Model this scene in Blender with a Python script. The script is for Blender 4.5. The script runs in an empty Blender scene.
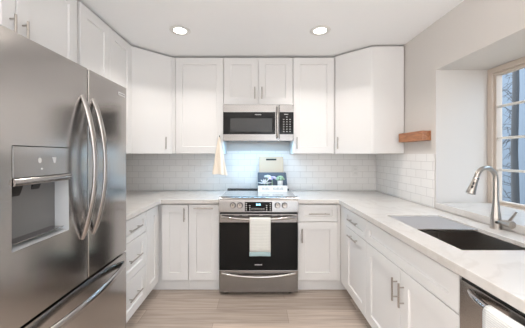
import bpy, bmesh, math, random
from mathutils import Vector
C = bpy.context.scene.collection
random.seed(4)

# ------------------------------------------------------------------ camera
cam = bpy.data.cameras.new('camera'); co = bpy.data.objects.new('camera', cam); C.objects.link(co)
co.location = (0, -3.206, 1.353); co.rotation_euler = (math.pi/2, 0, 0)
cam.sensor_width = 36; cam.lens = 36*260.9/525
cam.shift_x = (262.5-256.7)/525; cam.shift_y = -(164-154.8)/525
cam.clip_start = 0.02
bpy.context.scene.camera = co

# ------------------------------------------------------------------ world, sun, lamps, exposure
w = bpy.data.worlds.new('daylight'); bpy.context.scene.world = w; w.use_nodes = True
nt = w.node_tree; nt.nodes.clear()
tc = nt.nodes.new('ShaderNodeTexCoord'); sp = nt.nodes.new('ShaderNodeSeparateXYZ')
mr = nt.nodes.new('ShaderNodeMapRange'); mr.inputs[1].default_value = -0.2; mr.inputs[2].default_value = 0.7
mx = nt.nodes.new('ShaderNodeMix'); mx.data_type = 'RGBA'
mx.inputs[6].default_value = (1.0, 0.985, 0.975, 1); mx.inputs[7].default_value = (0.54, 0.75, .97, 1)
bg = nt.nodes.new('ShaderNodeBackground'); bg.inputs[1].default_value = 3.1
ow = nt.nodes.new('ShaderNodeOutputWorld')
L = nt.links.new
L(tc.outputs['Generated'], sp.inputs[0]); L(sp.outputs[0], mr.inputs[0]); L(mr.outputs[0], mx.inputs[0])
L(mx.outputs[2], bg.inputs[0]); L(bg.outputs[0], ow.inputs[0])

sun = bpy.data.lights.new('sun', 'SUN'); sun.energy = 1.0; sun.angle = 0.05; sun.color = (1, .96, .9)
so = bpy.data.objects.new('sun', sun); C.objects.link(so); so.location = (-4, 4, 6)
so.rotation_euler = Vector((.62, -.15, -.70)).to_track_quat('-Z', 'Y').to_euler()

bl = bpy.data.lights.new('added_ceiling_fill', 'AREA'); bl.shape = 'RECTANGLE'; bl.size = 2.0; bl.size_y = 1.2; bl.energy = 37; bl.color = (1, .985, .975)  # unseen upward fill, added to brighten the ceiling
bo = bpy.data.objects.new('added_ceiling_fill', bl); C.objects.link(bo); bo.location = (.15, -3.9, 1.6); bo.rotation_euler = (math.radians(180), 0, 0)

vs = bpy.context.scene.view_settings
bpy.context.scene.display_settings.display_device = 'sRGB'
vs.view_transform = 'Standard'; vs.look = 'None'; vs.gamma = 1; vs.use_curve_mapping = False
vs.exposure = 0.62
POT_W, HOOD_W = 3.9, 2.9

# ------------------------------------------------------------------ materials
def mat(name, col, rough=.5, metal=0., **kw):
    m = bpy.data.materials.new(name); m.use_nodes = True
    b = m.node_tree.nodes['Principled BSDF']
    b.inputs['Base Color'].default_value = (*col, 1); b.inputs['Roughness'].default_value = rough
    b.inputs['Metallic'].default_value = metal
    for k, v in kw.items(): b.inputs[k.replace('_', ' ')].default_value = v
    return m
def nodes(m): return m.node_tree.nodes, m.node_tree.links.new, m.node_tree.nodes['Principled BSDF']
def noise_bump(m, scale, strength, stretch=(1, 1, 1), dist=.002, coord='Object'):
    n, l, b = nodes(m)
    t = n.new('ShaderNodeTexCoord'); mp = n.new('ShaderNodeMapping'); mp.inputs['Scale'].default_value = stretch
    no = n.new('ShaderNodeTexNoise'); no.inputs['Scale'].default_value = scale; no.inputs['Detail'].default_value = 4
    bu = n.new('ShaderNodeBump'); bu.inputs['Strength'].default_value = strength; bu.inputs['Distance'].default_value = dist
    l(t.outputs[coord], mp.inputs[0]); l(mp.outputs[0], no.inputs[0]); l(no.outputs[0], bu.inputs['Height']); l(bu.outputs[0], b.inputs['Normal'])
    return no
def tint(m, no_out, c0, c1, lo=.3, hi=.7):
    n, l, b = nodes(m)
    r = n.new('ShaderNodeValToRGB'); r.color_ramp.elements[0].position = lo; r.color_ramp.elements[1].position = hi
    r.color_ramp.elements[0].color = (*c0, 1); r.color_ramp.elements[1].color = (*c1, 1)
    l(no_out, r.inputs[0]); l(r.outputs[0], b.inputs['Base Color']); return r

M = {}
M['cab'] = mat('white_cabinet_paint', (.765, .755, .745), .38); noise_bump(M['cab'], 60, .02)
M['wall'] = mat('greige_wall_paint', (.65, .615, .58), .8); noise_bump(M['wall'], 90, .08)
M['ceil'] = mat('ceiling_paint', (.92, .912, .905), .9); noise_bump(M['ceil'], 90, .06)
M['steel'] = mat('brushed_stainless', (.49, .47, .455), .17, 1, Anisotropic=.5)
def brushed(m, stretch):
    n, l, b = nodes(m)
    no = noise_bump(m, 40, .05, stretch, .001)
    mr_ = n.new('ShaderNodeMapRange'); r0 = b.inputs['Roughness'].default_value
    mr_.inputs[3].default_value = r0-.05; mr_.inputs[4].default_value = r0+.06
    l(no.outputs[0], mr_.inputs[0]); l(mr_.outputs[0], b.inputs['Roughness'])
brushed(M['steel'], (1, 1, 40))
n, l, b = nodes(M['steel']); tg = n.new('ShaderNodeTangent'); tg.direction_type = 'RADIAL'; tg.axis = 'Z'; l(tg.outputs[0], b.inputs['Tangent'])
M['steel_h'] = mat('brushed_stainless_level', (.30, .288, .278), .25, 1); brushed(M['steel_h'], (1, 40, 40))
M['polish'] = mat('polished_steel', (.46, .435, .42), .18, 1)
M['nickel'] = mat('brushed_nickel', (.46, .425, .39), .28, 1); brushed(M['nickel'], (30, 30, 30))
M['sink'] = mat('dark_sink_steel', (.44, .42, .40), .38, .95); brushed(M['sink'], (10, 10, 10))
M['board'] = mat('grey_drainboard', (.35, .345, .36), .42); noise_bump(M['board'], 30, .1, (1, 30, 1))
M['mwin'] = mat('microwave_screen', (.022, .022, .022), .25); noise_bump(M['mwin'], 300, .05)
M['recess'] = mat('dispenser_grey', (.58, .60, .62), .25); noise_bump(M['recess'], 80, .03)
M['case'] = mat('appliance_grey', (.16, .16, .16), .5); noise_bump(M['case'], 200, .05)
M['black'] = mat('black_plastic', (.012, .012, .012), .35); noise_bump(M['black'], 200, .03)
M['bglass'] = mat('black_glass', (.008, .008, .008), .08, 0, IOR=1.28); noise_bump(M['bglass'], 5, .004)
M['cookglass'] = mat('cooktop_glass', (.42, .44, .46), .09, .6, IOR=2.2, Coat_Weight=1.0, Coat_Roughness=.05, Coat_IOR=2.4); noise_bump(M['cookglass'], 5, .003)
M['mark'] = mat('printed_marks', (.62, .62, .62), .5)
M['led'] = mat('blue_display', (.05, .2, .3), .4, 0, Emission_Color=(.35, .8, 1, 1), Emission_Strength=2.5)
M['whitep'] = mat('white_plastic', (.78, .76, .73), .35); noise_bump(M['whitep'], 100, .02)
M['vinyl'] = mat('tan_window_frame', (.60, .515, .44), .5); noise_bump(M['vinyl'], 80, .03)
M['muntin'] = mat('pale_muntin', (.74, .72, .68), .5)
M['pane'] = mat('window_glass', (1, 1, 1), .0, 0, Transmission_Weight=1., IOR=1.01)
M['lamp'] = mat('lamp_lens', (.9, .9, .9), .5, 0, Emission_Color=(1, .93, .84, 1), Emission_Strength=9)
M['bulb_cool'] = mat('cool_lamp_lens', (.9, .9, .9), .5, 0, Emission_Color=(.7, .88, 1, 1), Emission_Strength=6)
M['dark'] = mat('dark_slot', (.02, .018, .016), .7)
M['tan'] = mat('tan_board', (.64, .475, .34), .7)
M['slate'] = mat('slate_grey_card', (.15, .17, .205), .7)
M['card'] = mat('white_card', (.80, .80, .78), .6)
M['petal_white'] = mat('white_petals', (.85, .84, .84), .6); noise_bump(M['petal_white'], 60, .2)
M['petal_lilac'] = mat('lilac_petals', (.62, .52, .72), .6); noise_bump(M['petal_lilac'], 60, .2)
M['green'] = mat('soft_green_leaves', (.36, .50, .34), .6); noise_bump(M['green'], 60, .2)
M['ceramic'] = mat('white_ceramic', (.82, .82, .80), .2)
M['bark'] = mat('grey_bark', (.036, .044, .054), .9); noise_bump(M['bark'], 20, .4)
M['blue'] = mat('pale_blue_siding', (.082, .122, .175), .8); noise_bump(M['blue'], 8, .1)
M['soil'] = mat('garden_soil', (.25, .22, .17), .95); noise_bump(M['soil'], 6, .5)

for k in ('mark', 'led', 'lamp', 'bulb_cool', 'polish', 'dark', 'tan', 'slate', 'card', 'ceramic', 'muntin'):
    noise_bump(M[k], 120, .015)

def towel_mat(name, c0, c1, axis_scale, strength=.5):
    m = mat(name, c1, .95); n, l, b = nodes(m)
    t = n.new('ShaderNodeTexCoord'); wv = n.new('ShaderNodeTexWave'); wv.bands_direction = 'Z'
    wv.inputs['Scale'].default_value = axis_scale; wv.inputs['Distortion'].default_value = 1.2
    wv.inputs['Detail'].default_value = 2; wv.inputs['Detail Scale'].default_value = 3
    l(t.outputs['Object'], wv.inputs[0]); tint(m, wv.outputs[1], c0, c1, 0, .8)
    bu = n.new('ShaderNodeBump'); bu.inputs['Strength'].default_value = strength; bu.inputs['Distance'].default_value = .003
    l(wv.outputs[1], bu.inputs['Height']); l(bu.outputs[0], b.inputs['Normal']); return m
M['towel'] = towel_mat('ribbed_towel', (.66, .665, .63), (.77, .77, .73), 22, .35)
M['towel_band'] = towel_mat('aqua_towel_band', (.40, .56, .58), (.52, .68, .70), 40)
M['towel2'] = towel_mat('white_towel', (.66, .67, .66), (.78, .79, .78), 45)
M['cloth'] = mat('cream_cloth', (.80, .71, .60), .9); noise_bump(M['cloth'], 300, .3)

# quartz with faint veins
M['quartz'] = mat('white_quartz', (.78, .755, .73), .22); n, l, b = nodes(M['quartz'])
g = n.new('ShaderNodeNewGeometry'); q = n.new('ShaderNodeTexNoise'); q.inputs['Scale'].default_value = 2.2
q.inputs['Detail'].default_value = 8; q.inputs['Distortion'].default_value = 1.6
l(g.outputs['Position'], q.inputs[0]); r = tint(M['quartz'], q.outputs[0], (.67, .638, .605), (.68, .652, .622), .46, .54)
e = r.color_ramp.elements.new(.5); e.color = (.63, .595, .56, 1)

def brick_mat(name, ua, va, off, bw, bh, mortar, c1, c2, cm, rough, bump):
    m = mat(name, c1, rough); n, l, b = nodes(m)
    g = n.new('ShaderNodeNewGeometry'); s = n.new('ShaderNodeSeparateXYZ'); c = n.new('ShaderNodeCombineXYZ')
    mp = n.new('ShaderNodeMapping'); mp.inputs['Location'].default_value = (*off, 0)
    br = n.new('ShaderNodeTexBrick'); br.inputs['Scale'].default_value = 1
    br.inputs['Brick Width'].default_value = bw; br.inputs['Row Height'].default_value = bh
    br.inputs['Mortar Size'].default_value = mortar; br.inputs['Mortar Smooth'].default_value = .3
    br.inputs['Color1'].default_value = (*c1, 1); br.inputs['Color2'].default_value = (*c2, 1); br.inputs['Mortar'].default_value = (*cm, 1)
    l(g.outputs['Position'], s.inputs[0]); l(s.outputs[ua], c.inputs[0]); l(s.outputs[va], c.inputs[1])
    l(c.outputs[0], mp.inputs[0]); l(mp.outputs[0], br.inputs[0])
    l(br.outputs[0], b.inputs['Base Color'])
    if bump:
        inv = n.new('ShaderNodeMath'); inv.operation = 'SUBTRACT'; inv.inputs[0].default_value = 1; l(br.outputs[1], inv.inputs[1])
        bu = n.new('ShaderNodeBump'); bu.inputs['Strength'].default_value = bump; bu.inputs['Distance'].default_value = .002
        l(inv.outputs[0], bu.inputs['Height']); l(bu.outputs[0], b.inputs['Normal'])
    return m, br, g
TI = ((.86, .84, .815), (.83, .81, .785), (.68, .66, .635))
M['tile_x'] = brick_mat('white_subway_tile', 0, 2, (.0, -.923+.0), .1524, .0745, .0022, *TI, .18, .6)[0]
M['tile_y'] = brick_mat('white_subway_tile_side', 1, 2, (.05, -.923), .1524, .0745, .0022, *TI, .18, .6)[0]

# floor planks
m, br, g = brick_mat('grey_oak_planks', 0, 1, (.35, .03), 1.22, .18, .0016, (.56, .475, .41), (.36, .30, .255), (.24, .19, .16), .42, .25)
n, l, b = nodes(m); M['floor'] = m
mp = n.new('ShaderNodeMapping'); mp.inputs['Scale'].default_value = (.7, 17, 1)
no = n.new('ShaderNodeTexNoise'); no.inputs['Scale'].default_value = 3; no.inputs['Detail'].default_value = 8; no.inputs['Distortion'].default_value = .7
rp = n.new('ShaderNodeValToRGB'); rp.color_ramp.elements[0].position = .3; rp.color_ramp.elements[1].position = .72
rp.color_ramp.elements[0].color = (.74, .72, .70, 1); rp.color_ramp.elements[1].color = (1.18, 1.18, 1.18, 1)
mu = n.new('ShaderNodeMix'); mu.data_type = 'RGBA'; mu.blend_type = 'MULTIPLY'; mu.inputs[0].default_value = 1
l(g.outputs['Position'], mp.inputs[0]); l(mp.outputs[0], no.inputs[0]); l(no.outputs[0], rp.inputs[0])
l(br.outputs[0], mu.inputs[6]); l(rp.outputs[0], mu.inputs[7]); l(mu.outputs[2], b.inputs['Base Color'])

# shelf wood
M['wood'] = mat('warm_shelf_wood', (.40, .17, .075), .45); n, l, b = nodes(M['wood'])
no = noise_bump(M['wood'], 6, .15, (9, 1.2, 9)); no.inputs['Distortion'].default_value = 1.2
tint(M['wood'], no.outputs[0], (.24, .085, .035), (.50, .22, .10))

# ------------------------------------------------------------------ mesh helpers (world coordinates)
WL = {}
def V(*a): return Vector(a)
def link(name, bm, m, parent=None, smooth=None):
    bmesh.ops.recalc_face_normals(bm, faces=bm.faces)
    lo = Vector([min(v.co[i] for v in bm.verts) for i in range(3)]); hi = Vector([max(v.co[i] for v in bm.verts) for i in range(3)])
    c = (lo+hi)/2
    if parent is None: c.z = lo.z
    bmesh.ops.translate(bm, verts=bm.verts, vec=-c)
    me = bpy.data.meshes.new(name)
    if smooth is not None:
        for f in bm.faces: f.smooth = True
    bm.to_mesh(me); bm.free()
    if smooth is not None: me.set_sharp_from_angle(angle=math.radians(smooth))
    me.materials.append(M[m]); o = bpy.data.objects.new(name, me); C.objects.link(o)
    WL[o] = c
    if parent is not None: o.parent = parent; o.location = c-WL[parent]
    else: o.location = c
    return o
def thing(name, label, cat, loc, group=None):
    o = bpy.data.objects.new(name, None); C.objects.link(o); o.location = loc; o.empty_display_size = .1
    WL[o] = Vector(loc); return tag(o, label, cat, group)
def tag(o, label, cat, group=None):
    o['label'] = label; o['category'] = cat
    if group: o['group'] = group
    return o
def struct(name, bm, m, label=None, **k):
    o = link(name, bm, m, None, **k); o['kind'] = 'structure'
    if label: o['label'] = label
    return o
def box(bm, x0, x1, y0, y1, z0, z1, bev=0, seg=2):
    r = bmesh.ops.create_cube(bm, size=1); vs_ = r['verts']
    bmesh.ops.scale(bm, verts=vs_, vec=(x1-x0, y1-y0, z1-z0)); bmesh.ops.translate(bm, verts=vs_, vec=((x0+x1)/2, (y0+y1)/2, (z0+z1)/2))
    if bev:
        es = list({e for v in vs_ for e in v.link_edges})
        bmesh.ops.bevel(bm, geom=es, offset=bev, segments=seg, affect='EDGES', profile=.5)
    return bm
def B(*a, **k): return box(bmesh.new(), *a, **k)
def prism(bm, pts, lo, hi, axis=2, bev=0):
    """extrude a closed 2D outline along an axis (0 x, 1 y, 2 z)"""
    def p(a, b, c): return (c, a, b) if axis == 0 else ((a, c, b) if axis == 1 else (a, b, c))
    b0 = [bm.verts.new(p(*q, lo)) for q in pts]; b1 = [bm.verts.new(p(*q, hi)) for q in pts]
    fs = [bm.faces.new(b0), bm.faces.new(b1)]
    for i in range(len(pts)):
        j = (i+1) % len(pts); fs.append(bm.faces.new((b0[i], b0[j], b1[j], b1[i])))
    bmesh.ops.recalc_face_normals(bm, faces=fs)
    if bev: bmesh.ops.bevel(bm, geom=list({e for f in fs for e in f.edges}), offset=bev, segments=2, affect='EDGES', profile=.5)
    return bm
def slab(us, vs_, inside, c0, c1, axis=2, bev=0):
    """plate with openings: grid cells (us x vs) kept where inside(u, v), thickness c0..c1 along axis"""
    bm = bmesh.new(); cache = {}
    def p(a, b, c): return (c, a, b) if axis == 0 else ((a, c, b) if axis == 1 else (a, b, c))
    def vert(i, j):
        if (i, j) not in cache: cache[i, j] = bm.verts.new(p(us[i], vs_[j], c1))
        return cache[i, j]
    for i in range(len(us)-1):
        for j in range(len(vs_)-1):
            if inside((us[i]+us[i+1])/2, (vs_[j]+vs_[j+1])/2):
                bm.faces.new((vert(i, j), vert(i+1, j), vert(i+1, j+1), vert(i, j+1)))
    r = bmesh.ops.extrude_face_region(bm, geom=bm.faces[:])
    vv = [g_ for g_ in r['geom'] if isinstance(g_, bmesh.types.BMVert)]
    d = [0, 0, 0]; d[axis] = c0-c1; bmesh.ops.translate(bm, verts=vv, vec=d)
    bmesh.ops.recalc_face_normals(bm, faces=bm.faces)
    if bev:
        es = [e for e in bm.edges if len(e.link_faces) == 2 and e.calc_face_angle(0) > .5]
        bmesh.ops.bevel(bm, geom=es, offset=bev, segments=2, affect='EDGES', profile=.5)
    return bm
def tube(bm, pts, rad, n=12, cap=True, flat=None):
    """swept round (or flattened) bar along pts; rad a number or a list; flat = (vector, ratio)"""
    pts = [Vector(p) for p in pts]; rad = rad if isinstance(rad, (list, tuple)) else [rad]*len(pts)
    rings = []; ref = None
    for i, p in enumerate(pts):
        t = (pts[min(i+1, len(pts)-1)]-pts[max(i-1, 0)]).normalized()
        if ref is None:
            ref = Vector((0, 0, 1)) if abs(t.z) < .9 else Vector((1, 0, 0))
        a = (ref-t*ref.dot(t)).normalized(); ref = a; b_ = t.cross(a)
        ring = []
        for k in range(n):
            o = a*math.cos(2*math.pi*k/n)*rad[i]+b_*math.sin(2*math.pi*k/n)*rad[i]
            if flat: o = o-Vector(flat[0])*o.dot(Vector(flat[0]))*(1-flat[1])
            ring.append(bm.verts.new(p+o))
        rings.append(ring)
    for i in range(len(rings)-1):
        for k in range(n):
            bm.faces.new((rings[i][k], rings[i][(k+1) % n], rings[i+1][(k+1) % n], rings[i+1][k]))
    if cap: bm.faces.new(rings[0][::-1]); bm.faces.new(rings[-1])
    return bm
def T(*a, **k): return tube(bmesh.new(), *a, **k)
def ball(bm, c, r, sx=1, sy=1, sz=1, sub=2):
    q = bmesh.ops.create_icosphere(bm, subdivisions=sub, radius=r)['verts']
    bmesh.ops.scale(bm, verts=q, vec=(sx, sy, sz)); bmesh.ops.translate(bm, verts=q, vec=c); return bm
Z = V(0, 0, 1)

# ------------------------------------------------------------------ cabinet helpers
def shaker(parent, name, o, u, wd, h, frame=.075, t=.02, m='cab'):
    """shaker front; o = lower left corner of its front plane seen from the front, u = to the right"""
    u = Vector(u).normalized(); o = Vector(o)+u*.001+Z*.001; wd -= .002; h -= .002; nrm = u.cross(Z); bm = bmesh.new()
    def rect(i, c): return [bm.verts.new(o+u*a+Z*b_-nrm*c) for a, b_ in ((i, i), (wd-i, i), (wd-i, h-i), (i, h-i))]
    rs = [rect(0, t), rect(0, .0018), rect(.0018, 0), rect(frame, 0), rect(frame+.004, .011)]
    for a, b_ in zip(rs, rs[1:]):
        for k in range(4): bm.faces.new((a[k], a[(k+1) % 4], b_[(k+1) % 4], b_[k]))
    bm.faces.new(rs[0][::-1]); bm.faces.new(rs[-1])
    return link(name, bm, m, parent)
def pull(parent, c, axis, nrm, ln=.13, r=.0058, off=.03):
    """bar pull on two posts, centred on c on the front plane"""
    c = Vector(c); axis = Vector(axis).normalized(); nrm = Vector(nrm).normalized(); bm = bmesh.new()
    tube(bm, [c+nrm*off-axis*ln/2, c+nrm*off+axis*ln/2], r, 10)
    for s in (-1, 1): tube(bm, [c+axis*s*ln*.33+nrm*.0005, c+axis*s*ln*.33+nrm*off], r*.75, 8)
    return link('handle', bm, 'nickel', parent, smooth=40)
GAP = .0025

# ================================================================== SETTING
XL, XR, ZC = -1.60, 1.467, 2.445
YB = -5.6
struct('floor', B(-4.6, XR+.02, YB, .12, -.08, 0), 'floor', 'grey brown oak plank floor')
struct('ceiling', B(-4.6, 2.0, YB, .12, ZC, ZC+.1), 'ceil', 'flat off white ceiling')
wb = struct('wall_back', B(XL-.1, 2.0, 0, .12, 0, ZC), 'wall', 'back wall behind the range')
wl = struct('wall_left', B(XL-.1, XL, -2.75, 0, 0, ZC), 'wall', 'left wall behind the refrigerator')
NY0, NY1, NZ0, NZ1, XO = -2.31, -1.071, .925, 2.047, 1.96
wr = struct('wall_right', slab([YB, NY0, NY1, 0], [0, NZ0, NZ1, ZC], lambda a, b_: not (NY0 < a < NY1 and NZ0 < b_ < NZ1), XR, XO, axis=0),
            'wall', 'greige right wall with the deep window niche')
o = link('tile_backsplash', B(XL+.001, XR-.001, -.008, -.0005, .915, 1.40), 'tile_x', wb); o['label'] = 'white subway tile on the back wall'
o = link('tile_backsplash', B(XR-.008, XR-.0005, NY1+.012, -.0085, .915, 1.362, bev=.001), 'tile_y', wr); o['label'] = 'white subway tile on the right wall'
struct('trim_1', B(XR-.006, 1.884, NY0+.002, NY1-.002, .9155, .963, bev=.003), 'quartz', 'white quartz window sill inside the niche')

RY = -5.6
struct('wall_rear', slab([-4.6, .1, 1.15, 2.0], [0, 2.1, ZC], lambda a, b_: not (.1 < a < 1.15 and b_ < 2.1), RY, RY+.1, axis=1), 'ceil', 'unseen rear wall with an opening added to shape light and reflections')  # opening is made up, sized for room light and steel reflections
# window: tan vinyl frame, muntins, pane
FX0, FX1 = 1.886, 1.955
WY0, WY1, WZ0, WZ1 = NY0+.002, NY1-.001, .9265, NZ1-.001
win = thing('window_1', 'tan framed window with white muntins above the sink', 'window', (FX0, (WY0+WY1)/2, WZ0)); win['kind'] = 'structure'
f1, f2 = .042, .062
link('frame', slab([WY0, WY0+f1, WY1-f1, WY1], [WZ0, WZ0+f1, WZ1-f1, WZ1], lambda a, b_: not (WY0+f1 < a < WY1-f1 and WZ0+f1 < b_ < WZ1-f1), FX0, FX1, axis=0, bev=.003), 'vinyl', win)
sash = link('sash', slab([WY0+f1+.001, WY0+f2, WY1-f2, WY1-f1-.001], [WZ0+f1+.001, WZ0+f1+.022, WZ1-f2, WZ1-f1-.001], lambda a, b_: not (WY0+f2 < a < WY1-f2 and WZ0+f1+.022 < b_ < WZ1-f2), FX0+.018, FX1-.004, axis=0, bev=.002), 'vinyl', win)
for zz in (1.735, 1.484, 1.233):
    link('muntin', B(FX0+.026, FX0+.04, WY0+f2+.001, WY1-f2-.001, zz-.009, zz+.009, bev=.002), 'muntin', win)
for yy in (-1.69+.155, -1.69-.155):
    link('muntin', B(FX0+.028, FX0+.038, yy-.009, yy+.009, WZ0+f1+.023, WZ1-f2-.001, bev=.002), 'muntin', win)
link('pane', B(FX0+.044, FX0+.048, WY0+f2-.004, WY1-f2+.004, WZ0+f1+.018, WZ1-f2+.004), 'pane', win)

# outside
struct('ground', B(2.0, 10, -9, 13, -.32, -.25), 'soil', 'ground outside the window')
nb = thing('house', 'pale blue wall of the house outside the window', 'house', (8.1, 0, -.25))
link('wall', B(8, 8.3, -8, 12, -.249, 4.7), 'blue', nb); link('roof', B(7.8, 8.4, -8.1, 12.1, 4.701, 4.85), 'case', nb)

# ================================================================== WALL CABINETS
UB, UT = 1.366, 2.427           # bottom and top of the wall cabinets
def wall_cab(label, carcass, fronts, loc, grp='white wall cabinets'):
    t = thing('wall_cabinet', label, 'cabinet', loc, grp)
    link('body', carcass, 'cab', t)
    for (o_, u, wd, z0, z1, hs) in fronts:
        d = shaker(t, 'door', (o_[0], o_[1], z0), u, wd, z1-z0)
        if hs is not None:
            a, zc, ln = hs; uu = Vector(u).normalized(); nn = uu.cross(Z)
            pull(d, V(o_[0], o_[1], 0)+uu*a+Z*zc, Z, nn, ln)
    return t
HZ = 1.481
# left run: over the refrigerator, then the two-door cabinet
xf = -1.233
wall_cab('white two-door cabinet above the refrigerator', B(XL+.002, xf-.021, -2.42, -1.387, 1.86, UT),
         [((xf, -2.418), (0, 1, 0), .548, 1.862, UT-.002, (.515, 1.99, .13)),
          ((xf, -1.866), (0, 1, 0), .455, 1.862, UT-.002, (.033, 1.99, .13))], (-1.42, -1.9, 1.86))
wall_cab('white two-door wall cabinet between refrigerator and left corner cabinet', B(XL+.002, xf-.021, -1.385, -.64, UB, UT),
         [((xf, -1.383), (0, 1, 0), .371, UB+.001, UT-.002, (.335, HZ, .13)),
          ((xf, -1.010), (0, 1, 0), .370, UB+.001, UT-.002, (.035, HZ, .13))], (-1.42, -1.0, UB))
# left diagonal corner
def diag(label, A, Bp, poly, handle_a, fill=None):
    A, Bp = Vector(A), Vector(Bp); u = (Bp-A).normalized(); ln = (Bp-A).length
    t = wall_cab(label, prism(bmesh.new(), poly, UB, UT), [((A.x, A.y), (u.x, u.y, 0), ln, UB+.001, UT-.002, (handle_a if handle_a > 0 else ln+handle_a, HZ, .13))],
                 (poly[0][0], -.3, UB))
    if fill: link('filler', B(*fill, UB, UT), 'cab', t)
    return t
diag('white diagonal wall cabinet in the left corner', (-1.243, -.606, 0), (-.963, -.333, 0),
     [(XL+.002, -.0085), (-.935, -.0085), (-.935, -.338), (-.950, -.348), (-1.236, -.627), (-1.236, -.637), (XL+.002, -.637)], -.05,
     (-.9345, -.899, -.33, -.0085))
# back left
wall_cab('white single-door wall cabinet left of the microwave', B(-.897, -.3655, -.309, -.0085, UB, UT),
         [((-.896, -.33), (1, 0, 0), .529, UB+.001, UT-.002, (.493, HZ, .13))], (-.63, -.16, UB))
# above microwave
wall_cab('short white two-door cabinet above the microwave', B(-.3635, .3995, -.309, -.0085, 1.902, UT),
         [((-.362, -.33), (1, 0, 0), .3785, 1.903, UT-.002, (.341, 2.03, .13)),
          ((.0195, -.33), (1, 0, 0), .3785, 1.903, UT-.002, (.037, 2.03, .13))], (.02, -.16, 1.902))
# back right
wall_cab('white single-door wall cabinet right of the microwave', B(.4015, .8555, -.309, -.0085, UB, UT),
         [((.4025, -.33), (1, 0, 0), .452, UB+.001, UT-.002, (.038, HZ, .13))], (.63, -.16, UB))
# right diagonal corner
diag('white diagonal wall cabinet in the right corner', (.863, -.333, 0), (1.150, -.610, 0),
     [(XR-.009, -.0095), (.858, -.0095), (.858, -.322), (.864, -.357), (1.136, -.617), (1.156, -.622), (XR-.009, -.622)], .045)

# ================================================================== BASE CABINETS
DB, DT = .111, .862
def base(label, loc, grp='white base cabinets'):
    return thing('base_cabinet', label, 'cabinet', loc, grp)
def front(t, kind, o_, u, wd, z0, z1, hs=None, frame=.075):
    d = shaker(t, kind, (o_[0], o_[1], z0), u, wd, z1-z0, frame)
    if hs:
        a, zc, ln, hor = hs; uu = Vector(u).normalized()
        pull(d, V(o_[0], o_[1], 0)+uu*a+Z*zc, uu if hor else Z, uu.cross(Z), ln)
    return d
xl = -.962; X1 = (1, 0, 0); YP = (0, 1, 0); YM = (0, -1, 0)
# left drawers
t = base('white three-drawer base cabinet beside the refrigerator', (-1.28, -1.165, 0))
link('body', B(XL+.002, xl-.034, -1.408, -.932, .105, .873), 'cab', t); link('toe_kick', B(XL+.01, xl-.085, -1.408, -.932, 0, .1045), 'cab', t)
for z0, z1 in ((.111, .400), (.4035, .688), (.6915, .862)):
    front(t, 'drawer', (xl, -1.405), YP, .470, z0, z1, (.235, (z0+z1)/2+.002, .20, True), .05 if z1 > .8 else .065)
# left corner with a folding door on both faces
t = base('white corner base cabinet with folding doors left of the pull-out', (-1.15, -.35, 0))
link('body', prism(bmesh.new(), [(XL+.002, -.0085), (-.676, -.0085), (-.676, -.596), (xl-.034, -.596), (xl-.034, -.930), (XL+.002, -.930)], .105, .873), 'cab', t)
link('toe_kick', prism(bmesh.new(), [(XL+.01, -.02), (-.676, -.02), (-.676, -.587), (xl-.085, -.587), (xl-.085, -.930), (XL+.01, -.930)], 0, .1045), 'cab', t)
front(t, 'door', (-.940, -.63), X1, .264, DB, DT, (.228, .80-.035, .135, False))
front(t, 'door', (xl, -.929), YP, .275, DB, DT)
# pull-out
t = base('narrow white pull-out base cabinet left of the range', (-.52, -.35, 0))
link('body', B(-.674, -.370, -.596, -.0085, .105, .873), 'cab', t); link('toe_kick', B(-.674, -.370, -.587, -.02, 0, .1045), 'cab', t)
front(t, 'door', (-.673, -.63), X1, .302, DB, DT, (.151, .828, .19, True))
# right of range
t = base('white base cabinet with one drawer right of the range', (.6, -.35, 0))
link('body', B(.405, .822, -.596, -.0085, .105, .873), 'cab', t); link('toe_kick', B(.405, .908, -.587, -.02, 0, .1045), 'cab', t)
link('filler', B(.8025, .8275, -.6275, -.5965, .105, .873), 'cab', t)
front(t, 'drawer', (.407, -.63), X1, .394, .6925, DT, (.205, .773, .205, True), .05)
front(t, 'door', (.407, -.63), X1, .394, DB, .6885, (.038, .56, .135, False))
# right run
xr = .825
t = base('white base cabinet with drawer and pull-out between corner and sink', (1.15, -.95, 0))
link('body', B(xr+.034, XR-.01, -1.236, -.612, .105, .873), 'cab', t); link('toe_kick', B(xr+.085, XR-.01, -1.236, -.588, 0, .1045), 'cab', t)
link('filler', B(xr+.003, xr+.0208, -.772, -.634, .105, .873), 'cab', t)
front(t, 'drawer', (xr, -.776), YM, .458, .7005, DT, (.225, .785, .19, True), .05)
front(t, 'door', (xr, -.776), YM, .458, DB, .6965, (.225, .645, .19, True))
# sink base (open top)
t = base('wide white sink base cabinet with two doors and a false front', (1.15, -1.69, 0))
bm = bmesh.new(); y0, y1 = -2.142, -1.238
box(bm, xr+.034, XR-.01, y0, y0+.018, .105, .873); box(bm, xr+.034, XR-.01, y1-.018, y1, .105, .873)
box(bm, xr+.034, XR-.01, y0+.018, y1-.018, .105, .128); box(bm, XR-.028, XR-.01, y0+.018, y1-.018, .128, .873)
box(bm, xr+.034, xr+.05, y0+.018, y1-.018, .60, .873)
link('body', bm, 'cab', t); link('toe_kick', B(xr+.085, xr+.105, y0, y1, 0, .1045), 'cab', t)
front(t, 'false_front', (xr, y1-.001), YM, .902, .7005, DT, None, .055)
front(t, 'door', (xr, y1-.001), YM, .466, DB, .6965, (.434, .565, .135, False))
front(t, 'door', (xr, y1-.470), YM, .433, DB, .6965, (.036, .565, .135, False))

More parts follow.
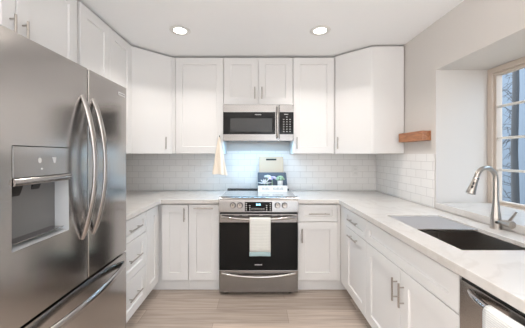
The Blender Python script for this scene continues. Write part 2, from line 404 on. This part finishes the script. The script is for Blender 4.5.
# ================================================================== COUNTERTOPS
CB, CT = .874, .914
o = link('countertop', slab([XL+.002, -.942, -.3685], [-1.413, -.648, -.009], lambda a, b_: a < -.942 or b_ > -.648, CB, CT, bev=.003), 'quartz')
tag(o, 'white quartz countertop left of the range', 'countertop')
SX0, SX1, SY0, SY1 = .948, 1.330, -2.003, -1.302
o = link('countertop', slab([.4035, .805, SX0, SX1, XR-.0088], [-2.77, SY0, SY1, -.648, -.009],
         lambda a, b_: (b_ > -.648 or a > .805) and not (SX0 < a < SX1 and SY0 < b_ < SY1), CB, CT, bev=.003), 'quartz')
tag(o, 'white quartz countertop with the sink cutout right of the range', 'countertop')

# ================================================================== SINK, BOARD, FAUCET
s = thing('sink', 'dark stainless undermount sink below the window', 'sink', ((SX0+SX1)/2, (SY0+SY1)/2, .66))
bm = bmesh.new()
def loop(x0, x1, y0, y1, z): return [bm.verts.new(p) for p in ((x0, y0, z), (x1, y0, z), (x1, y1, z), (x0, y1, z))]
def sk(k, z): return loop(SX0+k, SX1-k, SY0+k, SY1-k, z)
rings = [sk(.0006, .893), sk(.008, .893), sk(.008, .69), sk(.03, .672)]
outer = [sk(.0006, .866), sk(.003, .66)]
for a, b_ in zip(rings, rings[1:]):
    for k in range(4): bm.faces.new((a[k], a[(k+1) % 4], b_[(k+1) % 4], b_[k]))
bm.faces.new(rings[-1])
for a, b_ in zip([rings[0]]+outer, outer):
    for k in range(4): bm.faces.new((a[k], a[(k+1) % 4], b_[(k+1) % 4], b_[k]))
bm.faces.new(outer[-1])
link('basin', bm, 'sink', s)
dx, dy = 1.2, -1.72
bm = T([(dx, dy, .6725), (dx, dy, .676)], .055, 24); tube(bm, [(dx, dy, .6765), (dx, dy, .682)], .02, 16)
link('drain', bm, 'polish', s, smooth=40)
bd = thing('drainboard', 'flat grey drainboard across the far end of the sink', 'drainboard', (1.139, -1.47, .8932))
link('plate', B(SX0+.003, SX1-.003, -1.632, SY1-.003, .8933, .905, bev=.002), 'board', bd)
link('rim', B(SX0+.003, SX1-.003, -1.641, -1.6325, .8933, .907, bev=.002), 'polish', bd)

fx, fy = 1.424, -1.652
fc = thing('faucet', 'brushed nickel gooseneck faucet behind the sink', 'faucet', (fx, fy, CT))
bm = T([(fx, fy, CT), (fx, fy, CT+.004), (fx, fy, CT+.006), (fx, fy, CT+.062), (fx, fy, CT+.075), (fx, fy, CT+.12), (fx, fy, CT+.17), (fx, fy, CT+.20)],
       [.029, .029, .0265, .0265, .025, .019, .0145, .0135], 20)
link('base', bm, 'nickel', fc, smooth=40)
dirx = V(-.96, -.12, 0).normalized(); R_ = .066
pts = [V(fx, fy, CT+.198), V(fx, fy, CT+.24), V(fx, fy, CT+.28)]
for k in range(1, 15):
    a = math.pi*.93*k/14; pts.append(V(fx, fy, CT+.29)+dirx*(R_-R_*math.cos(a))+Z*R_*math.sin(a)*1.08)
end = pts[-1]; td = (pts[-1]-pts[-2]).normalized()
link('spout', T(pts, .0132, 14), 'nickel', fc, smooth=50)
td = (td+dirx*.10).normalized()
link('collar', T([end, end+td*.012], .0148, 16), 'polish', fc, smooth=40)
h0 = end+td*.0125
hd = link('spray_head', T([h0, h0+td*.02, h0+td*.05, h0+td*.084, h0+td*.090], [.0145, .0155, .0185, .0235, .0225], 18), 'nickel', fc, smooth=40)
sd = V(-.75, -.66, 0).normalized(); sd = (sd-td*sd.dot(td)).normalized()
for kk, rr in ((.030, .0158), (.052, .0185)):
    p = h0+td*kk+sd*(rr-.0015); link('button', T([p-td*.009, p+td*.009], .0052, 10), 'black', hd, smooth=40)
p = V(fx, fy, CT+.043)+V(-.55, -.83, 0).normalized()*.0255
link('sensor', T([p, p+V(-.55, -.83, 0).normalized()*.003], .0085, 14), 'black', fc, smooth=40)
hy = fy-.0268; hz = CT+.048
hn = link('handle', T([(fx, hy, hz), (fx, hy-.034, hz), (fx, hy-.0345, hz), (fx, hy-.074, hz), (fx, hy-.075, hz)], [.014, .014, .021, .021, .019], 16), 'nickel', fc, smooth=40)
link('lever', T([(fx, hy-.058, hz+.019), (fx+.004, hy-.075, hz+.048), (fx+.008, hy-.092, hz+.078)], [.0075, .0065, .0055], 10), 'nickel', hn, smooth=40)

# ================================================================== RANGE
RX0, RX1 = -.362, .397; RC = (RX0+RX1)/2
rg = thing('range', 'stainless steel electric range with black glass oven door', 'range', (RC, -.35, 0))
link('body', B(RX0+.004, RX1-.004, -.655, -.02, .03, .915), 'case', rg)
link('cooktop', B(RX0, RX1, -.640, -.078, .9165, .932, bev=.003), 'cookglass', rg)
link('rear_vent', B(RX0+.01, RX1-.01, -.0765, -.012, .9165, .944, bev=.003), 'black', rg)
for x in (RX0+.07, RX1-.07):
    for y in (-.635, -.10): link('foot', T([(x, y, 0), (x, y, .0295)], .02, 12), 'black', rg, smooth=40)
# control panel: rounded nose, leaning face
prof = [(-.655, .797), (-.6935, .797), (-.702, .803), (-.700, .90), (-.694, .925), (-.680, .940), (-.660, .946), (-.641, .946), (-.641, .9155), (-.6555, .9155)]
cp = link('control_panel', prism(bmesh.new(), prof, RX0-.002, RX1+.002, axis=0), 'steel_h', rg, smooth=35)
def face_y(z): return -.7016 if z < .9 else -.699
dp = link('display_panel', B(-.114, .148, -.7045, -.6995, .811, .9, bev=.001), 'bglass', rg)
YF = -.7056
for i in range(7):
    for j in range(2): link('key_mark', B(-.045+i*.019-.0035, -.045+i*.019+.0035, YF, YF+.0009, .823+j*.013, .829+j*.013), 'mark', dp)
for i, x in enumerate((-.10, -.066, .095, .131)):
    for j in range(4 if i in (0, 3) else 3): link('key_mark', B(x-.006, x+.006, YF, YF+.0009, .822+j*.02, .828+j*.02), 'mark', dp)
for x in (-.004, .008, .020, .029): link('clock_digit', B(x, x+.007, YF, YF+.0009, .868, .884), 'led', dp)
for x in (-.228, -.160, .200, .267):
    k = link('knob', T([(x, -.7056, .868), (x, -.735, .868), (x, -.737, .868)], [.0215, .0195, .0175], 24), 'nickel', rg, smooth=40)
    link('collar', T([(x, -.7022, .868), (x, -.7055, .868)], .0275, 24), 'black', k, smooth=40)
    link('pointer', B(x-.0025, x+.0025, -.7395, -.7375, .868, .886, bev=.0005), 'dark', k)
link('gap', B(RX0+.004, RX1-.004, -.675, -.656, .783, .7965), 'black', rg)
# oven door
dr = link('oven_door', B(RX0+.001, RX1-.001, -.70, -.658, .2465, .782, bev=.004), 'steel_h', rg)
link('glass', B(RX0+.003, RX1-.003, -.704, -.7005, .250, .704, bev=.001), 'bglass', dr)
gw = link('oven_window', B(-.225, .26, -.7052, -.7042, .36, .62, bev=.0004), 'bglass', dr)
for x0, x1 in ((-.33, -.22), (-.165, -.14), (-.085, .025), (.06, .145), (.195, .22), (.255, .345)): link('vent_slot', B(x0, x1, -.7012, -.7002, .766, .774), 'dark', dr)
def bowed(x0, x1, y, z, out, drop, r, nseg=14):
    return [V(x0+(x1-x0)*k/nseg, y-out*math.sin(math.pi*k/nseg)**.6, z-drop*math.sin(math.pi*k/nseg)) for k in range(nseg+1)]
link('handle', T(bowed(RX0+.025, RX1-.025, -.703, .757, .052, .012, .01), .0125, 12), 'polish', dr, smooth=50)
for i in range(9): link('badge_letter', B(.018-.036+i*.008, .018-.036+i*.008+.005, -.7052, -.7042, .294, .303), 'mark', dr)
dw = link('drawer', B(RX0+.001, RX1-.001, -.70, -.658, .03, .2425, bev=.004), 'steel_h', rg)
bm = T(bowed(RX0+.03, RX1-.03, -.701, .212, .032, .020, .01), .012, 12)
link('handle', bm, 'polish', dw, smooth=50)

# ================================================================== MICROWAVE
MX0, MX1 = -.362, .398
mw = thing('microwave', 'stainless over-the-range microwave with black glass door', 'microwave', (.018, -.2, 1.497))
link('body', B(MX0+.001, MX1-.001, -.378, -.009, 1.510, 1.899), 'case', mw)
for i in range(2): link('grease_filter', B(MX0+.05+i*.36, MX0+.33+i*.36, -.31, -.10, 1.507, 1.5098), 'steel_h', mw)
link('lamp_lens', B(-.30, .336, -.366, -.334, 1.507, 1.5098), 'bulb_cool', mw)
ds = .243
md = link('door', B(MX0, ds-.001, -.40, -.379, 1.502, 1.897, bev=.003), 'steel_h', mw)
link('glass', B(MX0+.001, .199, -.4035, -.4005, 1.574, 1.812, bev=.001), 'bglass', md)
link('window', B(-.285, .165, -.405, -.4038, 1.600, 1.745, bev=.0004), 'mwin', md)
for i in range(8): link('badge_letter', B(-.018+i*.0085, -.018+i*.0085+.0055, -.4046, -.4037, 1.780, 1.789), 'mark', md)
hb = [(.221, -.402, 1.535), (.221, -.43, 1.555)]+[(.221, -.436, 1.58+k*.04) for k in range(6)]+[(.221, -.43, 1.845), (.221, -.402, 1.865)]
link('handle', T(hb, .0115, 12), 'polish', md, smooth=50)
mc = link('control_column', B(ds+.001, MX1, -.40, -.379, 1.502, 1.897, bev=.003), 'steel_h', mw)
mp_ = link('keypad', B(ds+.004, MX1-.001, -.4035, -.4005, 1.574, 1.812, bev=.001), 'bglass', mw)
for i in range(3):
    for j in range(7):
        if j < 6 or i == 1: link('key_mark', B(.283+i*.034, .283+i*.034+.014, -.4046, -.4037, 1.600+j*.026, 1.606+j*.026), 'mark', mp_)
link('display_mark', B(.295, .34, -.4046, -.4037, 1.785, 1.791), 'mark', mp_)

# ================================================================== REFRIGERATOR
fr = thing('refrigerator', 'large stainless french-door refrigerator with ice dispenser', 'refrigerator', (-1.22, -1.89, 0))
FY0, FY1, FS, FX = -2.372, -1.424, -1.830, -.890
link('case', B(XL+.02, -.958, FY0+.004, FY1-.004, .03, 1.79, bev=.004), 'case', fr)
for x in (-1.5, -1.02):
    for y in (FY0+.08, FY1-.08): link('foot', T([(x, y, 0), (x, y, .0295)], .022, 12), 'black', fr, smooth=40)
for y in (FY0+.06, FY1-.06): link('hinge_cover', B(-1.06, -.93, y-.03, y+.03, 1.7905, 1.809, bev=.004), 'case', fr)
def fdoor(y0, y1, z0, z1, holes=None, name='door'):
    """door leaf with rounded vertical edges; holes = (y0, y1, z0, z1) opening for the dispenser"""
    r = .004; D0 = -.952
    if not holes:
        pr = [(D0, y0), (D0, y1)]
        for k in range(7): a = math.pi/2*k/6; pr.append((FX-r+r*math.sin(a), y1-r+r*math.cos(a)))
        for k in range(7): a = math.pi/2*k/6; pr.append((FX-r+r*math.cos(a), y0+r-r*math.sin(a)))
        return link(name, prism(bmesh.new(), pr, z0, z1), 'steel', fr, smooth=35)
    h0_, h1_, k0, k1 = holes
    bm = slab([y0, h0_, h1_, y1], [z0, k0, k1, z1], lambda a, b_: not (h0_ < a < h1_ and k0 < b_ < k1), D0, FX, axis=0)
    es = [e for e in bm.edges if abs(e.verts[0].co.y-e.verts[1].co.y) < 1e-6 and abs(e.verts[0].co.z-e.verts[1].co.z) > 1e-4
          and all(abs(v.co.x-FX) < 1e-6 for v in e.verts) and min(abs(e.verts[0].co.y-y0), abs(e.verts[0].co.y-y1)) < 1e-6]
    bmesh.ops.bevel(bm, geom=es, offset=r, segments=6, affect='EDGES', profile=.5)
    return link(name, bm, 'steel', fr, smooth=35)
HY0, HY1, HZ0, HZ1 = -2.258, -1.968, .997, 1.388
link('split_shade', B(-.957, -.893, FS-.0035, FS+.0035, .71, 1.80), 'dark', fr)  # dark strip standing in for the shade between the two doors
ld = fdoor(FY0, FS-.004, .704, 1.806, (HY0, HY1, HZ0, HZ1))
rd = fdoor(FS+.004, FY1, .704, 1.806)
fz = fdoor(FY0, FY1, .07, .690, name='freezer_drawer')
link('kick_plate', B(-.95, -.93, FY0+.01, FY1-.01, .031, .066), 'black', fr)
# dispenser
link('control_panel', B(-.945, FX+.002, HY0+.003, HY1-.003, 1.2655, HZ1-.003, bev=.002), 'steel', ld)
nose = []
for k in range(9): a = math.pi*k/8; nose.append((1.250+.0145*math.cos(a), FX+.003+.010*math.sin(a)))
bm = bmesh.new(); prism(bm, [(FX-.05, 1.2645)]+[(x, z) for z, x in nose]+[(FX-.05, 1.2355)], HY0+.003, HY1-.003, axis=1)
link('dispenser_lip', bm, 'polish', ld, smooth=50)
bm = bmesh.new()       # open-front recess box with a curved floor
bx = FX-.125
def wall4(a, b_, c, d): bm.faces.new([bm.verts.new(p) for p in (a, b_, c, d)])
e = .0005
y0, y1, z0, z1 = HY0+e, HY1-e, HZ0+e, 1.235
wall4((bx, y0, z0+.02), (bx, y1, z0+.02), (bx, y1, z1), (bx, y0, z1))
wall4((FX, y0, z0), (FX, y1, z0), (bx, y1, z0+.02), (bx, y0, z0+.02))
wall4((bx, y0, z1), (bx, y1, z1), (FX-.003, y1, z1), (FX-.003, y0, z1))
wall4((FX, y0, z0), (bx, y0, z0+.02), (bx, y0, z1), (FX-.003, y0, z1))
wall4((FX, y1, z0), (bx, y1, z0+.02), (bx, y1, z1), (FX-.003, y1, z1))
bmesh.ops.remove_doubles(bm, verts=bm.verts, dist=1e-5)
link('dispenser_recess', bm, 'recess', ld)
link('drip_tray', B(FX-.11, FX-.008, HY0+.02, HY1-.02, 1.019, 1.0225, bev=.001), 'polish', ld)
bm = bmesh.new()
prism(bm, [(FX-.118, 1.2345), (FX-.05, 1.2345), (FX-.062, 1.20), (FX-.085, 1.155), (FX-.095, 1.155), (FX-.1, 1.2)], HY0+.05, HY0+.105, axis=1)
link('ice_paddle', bm, 'black', ld)
bm = bmesh.new()
prism(bm, [(FX-.118, 1.2345), (FX-.055, 1.2345), (FX-.068, 1.205), (FX-.1, 1.2)], HY0+.16, HY0+.20, axis=1)
link('water_spout', bm, 'black', ld)
XF = FX+.0021
link('ice_icon', prism(bmesh.new(), [(-2.138+.009*math.cos(math.pi*k/3+.5), 1.330+.012*math.sin(math.pi*k/3+.5)) for k in range(6)], XF, XF+.001, axis=0), 'mark', ld)
link('water_icon', prism(bmesh.new(), [(-2.074, 1.343), (-2.050, 1.343), (-2.056, 1.318), (-2.064, 1.318)], XF, XF+.001, axis=0), 'mark', ld)
link('lock_icon', B(XF, XF+.001, -2.132, -2.124, 1.293, 1.298), 'mark', ld)
# badge, handles
bg_ = link('badge', B(FX+.0003, FX+.003, -1.530, -1.447, 1.738, 1.760, bev=.0008), 'mark', fr)
for i in range(9): link('badge_letter', B(FX+.0031, FX+.0036, -1.522+i*.0077, -1.522+i*.0077+.005, 1.746, 1.752), 'case', bg_)
def vbow(y, lean):
    N = 18
    return [V(FX+.001+.068*math.sin(math.pi*k/N)**.85, y+lean*math.sin(math.pi*k/N), .925+(1.655-.925)*k/N) for k in range(N+1)]
link('handle', T(vbow(FS-.045, 0), [.012]+[.0175]*17+[.012], 16, flat=((1, 0, 0), .6)), 'polish', ld, smooth=60)
link('handle', T(vbow(FS+.045, 0), [.012]+[.0175]*17+[.012], 16, flat=((1, 0, 0), .6)), 'polish', rd, smooth=60)
N = 20
link('handle', T([V(FX+.001+.062*math.sin(math.pi*k/N)**.7, -2.34+(2.34-1.455)*k/N, .628) for k in range(N+1)], [.014]+[.02]*(N-1)+[.014], 16, flat=((1, 0, 0), .6)), 'polish', fz, smooth=60)

# ================================================================== DISHWASHER
dh = thing('dishwasher', 'stainless dishwasher right of the sink cabinet', 'dishwasher', (1.13, -2.45, 0))
link('body', B(xr+.03, XR-.02, -2.752, -2.150, .03, .868), 'case', dh)
for x in (xr+.1, XR-.1):
    for y in (-2.70, -2.20): link('foot', T([(x, y, 0), (x, y, .0295)], .018, 10), 'black', dh, smooth=40)
dd = link('door', B(xr-.004, xr+.029, -2.752, -2.149, .115, .852, bev=.003), 'steel', dh)
link('control_strip', B(xr+.004, xr+.024, -2.749, -2.152, .8525, .8685), 'black', dd)
link('toe_panel', B(xr+.012, xr+.029, -2.75, -2.151, .035, .111), 'black', dh)
N = 16
HP = [V(xr-.005-.045*math.sin(math.pi*k/N)**.6, -2.208-.49*k/N, .829) for k in range(N+1)]
link('handle', T(HP, .012, 12), 'polish', dd, smooth=60)

# ================================================================== SMALL THINGS
o = link('wall_shelf', B(1.387, XR-.0006, -1.012, -.657, 1.474, 1.557, bev=.002), 'wood'); tag(o, 'short chunky wooden ledge shelf on the right wall', 'shelf')
ot = thing('outlet', 'white wall outlet on the back wall tile', 'outlet', (1.208, -.009, 1.10))
pl = link('plate', B(1.208-.036, 1.208+.036, -.0145, -.0085, 1.097, 1.211, bev=.002), 'whitep', ot)
for zz in (1.13, 1.178):
    rc = link('receptacle', B(1.208-.017, 1.208+.017, -.0165, -.0148, zz-.014, zz+.014, bev=.0008), 'whitep', ot)
    for x in (-.007, .007): link('slot', B(1.208+x-.001, 1.208+x+.001, -.0171, -.0166, zz-.004, zz+.006), 'dark', rc)

def downlight(x, y, label):
    t = thing('recessed_light', label, 'light', (x, y, ZC-.012), 'recessed ceiling lights')
    bm = bmesh.new(); NN = 32
    prof_ = [(.078, ZC-.0005), (.088, ZC-.001), (.090, ZC-.005), (.084, ZC-.009), (.054, ZC-.0065), (.054, ZC-.0005)]
    rings_ = [[bm.verts.new((x+r_*math.cos(2*math.pi*k/NN), y+r_*math.sin(2*math.pi*k/NN), z_)) for k in range(NN)] for r_, z_ in prof_]
    for i in range(len(prof_)):
        a, b_ = rings_[i], rings_[(i+1) % len(prof_)]
        for k in range(NN): bm.faces.new((a[k], a[(k+1) % NN], b_[(k+1) % NN], b_[k]))
    link('trim_ring', bm, 'whitep', t, smooth=50)
    link('lens', T([(x, y, ZC-.006), (x, y, ZC-.001)], .0535, 32), 'lamp', t, smooth=40)
    la = bpy.data.lights.new('downlight', 'AREA'); la.shape = 'DISK'; la.size = .10; la.energy = POT_W; la.color = (1, .95, .90); la.spread = math.radians(122)
    lo_ = bpy.data.objects.new('bulb', la); C.objects.link(lo_); lo_.parent = t; lo_.location = (0, 0, -.002)
    return t
downlight(-.671, -.92, 'lit recessed ceiling light on the left, above the refrigerator side')
downlight(.556, -.92, 'lit recessed ceiling light on the right, nearer the window')
for x in (-.9, .6):  # unseen pair added to help light the kitchen
    for y in (-3.9,): downlight(x, y, 'unseen recessed light added behind the camera for brightness')
la = bpy.data.lights.new('hood_lamp', 'AREA'); la.shape = 'RECTANGLE'; la.size = .62; la.size_y = .03; la.energy = HOOD_W; la.color = (.30, .66, 1)
lo_ = bpy.data.objects.new('bulb', la); C.objects.link(lo_); lo_.parent = mw; lo_.location = V(.018, -.35, 1.5062)-WL[mw]

# draped towels: a path in a vertical plane swept sideways, then thickened
def drape(name, path, across, width, m, parent=None, wav=.004, cols=14, taper=0, th=.005, seed=0):
    bm = bmesh.new(); across = Vector(across).normalized(); rows = []
    nn = Vector((-across.y, across.x, 0))
    L_ = len(path)
    for i, p in enumerate(path):
        f_ = i/(L_-1); row = []
        for k in range(cols+1):
            s_ = k/cols-.5
            amp = wav*min(1, abs(f_-.5)*2.2)
            row.append(bm.verts.new(Vector(p)+across*s_*width*(1-taper*f_)+nn*amp*(math.sin(s_*9+seed+f_*2)+.5*math.sin(s_*21+seed*2-f_*3))))
        rows.append(row)
    for a, b_ in zip(rows, rows[1:]):
        for k in range(cols): bm.faces.new((a[k], a[k+1], b_[k+1], b_[k]))
    bmesh.ops.recalc_face_normals(bm, faces=bm.faces)
    o = link(name, bm, m, parent, smooth=80)
    so_ = o.modifiers.new('thick', 'SOLIDIFY'); so_.thickness = th; so_.offset = 0
    return o
# range towel over the oven handle (centre x .034)
hx, hyy, hzz, rr = .032, -.7548, .7455, .0165
def over(zf, zb):
    P = [V(hx, hyy-rr-.001, zf+(hzz-zf)*k/10) for k in range(11)]
    for k in range(1, 8): a = math.pi*k/8; P.append(V(hx, hyy-rr*math.cos(a), hzz+rr*math.sin(a)))
    P += [V(hx, hyy+rr, hzz-(hzz-zb)*k/6) for k in range(7)]
    return P
rt = thing('towel', 'ribbed white towel with aqua hem hanging from the oven handle', 'towel', (hx, hyy, .41))
drape('cloth', over(.447, .56), (1, 0, 0), .196, 'towel', rt, wav=.0028, seed=1)
drape('hem', [V(hx-.002, hyy-rr-.001, .408+.0385*k/4) for k in range(5)], (1, 0, 0), .198, 'towel_band', rt, wav=.0028, seed=1)
# dishwasher towel
dy0 = -2.452
hxx = xr-.049; dz = .829
P = [V(hxx-.018, dy0, .35+(dz-.35)*k/12) for k in range(13)]
for k in range(1, 8): a = math.pi*k/8; P.append(V(hxx-.018*math.cos(a), dy0, dz+.018*math.sin(a)))
P += [V(hxx+.018, dy0, dz-.25*k/6) for k in range(7)]
dt = drape('towel', P, (0, 1, 0), .235, 'towel2', wav=.0025, seed=3, th=.008)
tag(dt, 'white waffle towel hanging from the dishwasher handle', 'towel')
# cream cloth hung on the handle of the cabinet left of the microwave
ct = thing('hand_towel', 'cream cloth hanging from the cabinet handle left of the microwave', 'towel', (-.405, -.375, 1.13))
bm = bmesh.new(); NC = 28; rows = []
for i in range(15):
    f_ = i/14; z = 1.545-f_*.40; hw = .008+.068*f_**.85; row = []
    for k in range(NC):
        a = 2*math.pi*k/NC
        fold = 1+.16*math.sin(5*a+1)*f_
        row.append(bm.verts.new((-.408+.004*f_+hw*math.cos(a)*fold, -.372-(.006+.014*f_)*math.sin(a)*fold-.006*f_*math.sin(3*math.cos(a)*2), z+(.018*math.cos(a)**2-.022*max(0, -math.cos(a))**3)*-f_)))
    rows.append(row)
for a, b_ in zip(rows, rows[1:]):
    for k in range(NC): bm.faces.new((a[k], a[(k+1) % NC], b_[(k+1) % NC], b_[k]))
bm.faces.new(rows[0][::-1]); bm.faces.new(rows[-1])
link('cloth', bm, 'cloth', ct, smooth=80)
link('loop', T([(-.404, -.372, 1.54), (-.405, -.3785, 1.555), (-.405, -.372, 1.561), (-.405, -.347, 1.561), (-.404, -.352, 1.545), (-.404, -.368, 1.535)], .0028, 8), 'dark', ct, smooth=60)

# open box on the cooktop
kb = thing('display_box', 'open wooden box with tan lid and white lettered front on the cooktop', 'box', (.18, -.16, .9325))
bw0, bw1 = .012, .348
bm = bmesh.new()
box(bm, bw0, bw1, -.235, -.105, .9325, .939)
link('bottom', bm, 'card', kb)
fp = link('front', prism(bmesh.new(), [(-.244, .9325), (-.252, .9325), (-.248, 1.004), (-.244, 1.004)], bw0, bw1, axis=0), 'card', kb)
for x0, n_ in ((.062, 6), (.19, 8)):
    for i in range(n_):
        x = x0+i*.0145; bm = bmesh.new(); zt = (.962, .980, .972)[i % 3]
        prism(bm, [(x, .958), (x+.009, .958), (x+.009, .9615), (x+.0035, .9615), (x+.0035, zt-.0035 if zt > .97 else .974), (x+.008, zt-.0035 if zt > .97 else .974), (x+.008, zt if zt > .97 else .980), (x, zt if zt > .97 else .980)], -.2515, -.2500, axis=1)
        for v in bm.verts: v.co.y += (v.co.z-.9325)*.0555-.0010
        link('letter', bm, 'case', fp)
for s_, x in ((0, bw0), (1, bw1-.006)):
    bm = prism(bmesh.new(), [(-.2435, .9395), (-.1055, .9395), (-.100, 1.14), (-.125, 1.14), (-.2435, 1.004)], x, x+.006, axis=0); link('side', bm, 'slate', kb)
link('back', prism(bmesh.new(), [(-.105, .9395), (-.097, .9395), (-.091, 1.143), (-.099, 1.143)], bw0+.0065, bw1-.0065, axis=0), 'slate', kb)
link('lining', prism(bmesh.new(), [(-.2433, .9395), (-.2385, .9395), (-.2385, 1.0), (-.2433, 1.0)], bw0+.0065, bw1-.0065, axis=0), 'slate', kb)
lid = link('lid', prism(bmesh.new(), [(-.099, 1.1435), (-.089, 1.1435), (-.060, 1.330), (-.070, 1.330)], bw0+.018, bw1-.030, axis=0, bev=.0015), 'tan', kb)
bm = bmesh.new(); cx_ = (bw0+bw1)/2-.006
box(bm, cx_-.062, cx_+.062, -.0018, -.0004, -.010, .010)
for v in bm.verts: v.co.z += 1.296; v.co.y += -.099+(v.co.z-1.1435)*.1555
link('handle_slot', bm, 'dark', lid)
# contents
def bunch(name, m, c, r, n_, pr, label, cat, stem=True, sq=.7):
    t = thing(name, label, cat, (c[0], c[1], .9396)); bm = bmesh.new()
    for i in range(n_):
        a = random.random()*6.283; b_ = math.acos(1-1.1*random.random())
        p = V(c[0]+r*math.sin(b_)*math.cos(a)*1.25, c[1]+r*math.sin(b_)*math.sin(a)*.7, c[2]+r*math.cos(b_)*sq)
        ball(bm, p, pr*(.75+.5*random.random()), 1, 1, .7, 1)
    link('petals', bm, m, t, smooth=180)
    if stem: link('stem', T([(c[0], c[1], .9396), (c[0], c[1], c[2])], .006, 8), 'green', t, smooth=60)
    return t
bunch('flower_bunch', 'petal_lilac', (.180, -.165, 1.072), .036, 46, .014, 'lilac flower bunch in the middle of the open box', 'flowers')
bunch('flower_bunch', 'petal_white', (.125, -.135, 1.092), .026, 30, .012, 'pale white flower bunch behind the white bloom in the box', 'flowers')
t = thing('flower', 'large white pointed bloom at the left of the open box', 'flower', (.088, -.205, .9396)); bm = bmesh.new()
for ring_, el, ln in ((7, .15, .044), (6, .75, .042), (4, 1.25, .038)):
    for k in range(ring_):
        a = 2*math.pi*k/ring_+el; d_ = V(math.cos(a)*math.cos(el), math.sin(a)*math.cos(el)*.6, math.sin(el))
        p = V(.088, -.205, 1.022); ln *= 1.15; tube(bm, [p, p+d_*ln*.5, p+d_*ln], [.009, .014, .002], 8, flat=(d_.cross(V(-d_.y, d_.x, 0.001)).normalized(), .35))
link('petals', bm, 'petal_white', t, smooth=60); link('stem', T([(.088, -.205, .9396), (.088, -.205, 1.023)], .006, 8), 'green', t, smooth=60)
t = thing('potted_plant', 'small green plant in a white cup at the right of the box', 'plant', (.272, -.185, .9396))
link('cup', T([(.272, -.185, .9396), (.272, -.185, .945), (.272, -.185, 1.05), (.272, -.185, 1.056)], [.022, .026, .034, .033], 20), 'ceramic', t, smooth=40)
bm = bmesh.new()
for i in range(40):
    a = random.random()*6.283; b_ = math.acos(1-random.random()); p = V(.272+.042*math.sin(b_)*math.cos(a), -.185+.028*math.sin(b_)*math.sin(a), 1.063+.042*math.cos(b_))
    ball(bm, p, .012, 1, 1, .8, 1)
link('foliage', bm, 'green', t, smooth=180)

# tree outside the window
tr = thing('tree', 'bare grey tree trunk with thin twigs outside the window', 'tree', (3.2, .02, -.25))
bm = T([(3.2, .03, -.25), (3.205, .02, .6), (3.195, .03, 1.4), (3.2, .015, 2.2), (3.2, .03, 3.6)], [.05, .04, .036, .033, .028], 12)
link('trunk', bm, 'bark', tr, smooth=60)
bm = bmesh.new()
for i in range(46):
    z = .55+i*.042+random.uniform(-.03, .03); p = V(3.19, .04, z); pts_ = [p]; d_ = V(random.uniform(-.25, .35), random.uniform(.2, .7), random.uniform(-.25, .5))
    for k in range(5):
        p = p+d_*.075; d_ = d_+V(random.uniform(-.25, .25), random.uniform(-.3, .3), random.uniform(-.4, .3)); pts_.append(p.copy())
    tube(bm, pts_, [.0045, .004, .0035, .003, .0025, .002], 5)
    q = pts_[2]; d2 = V(random.uniform(-.2, .3), random.uniform(.0, .5), random.uniform(-.5, .5)); tube(bm, [q, q+d2*.07, q+d2*.13+V(0, .02, -.03)], [.003, .0025, .0018], 5)
link('twigs', bm, 'bark', tr, smooth=60)
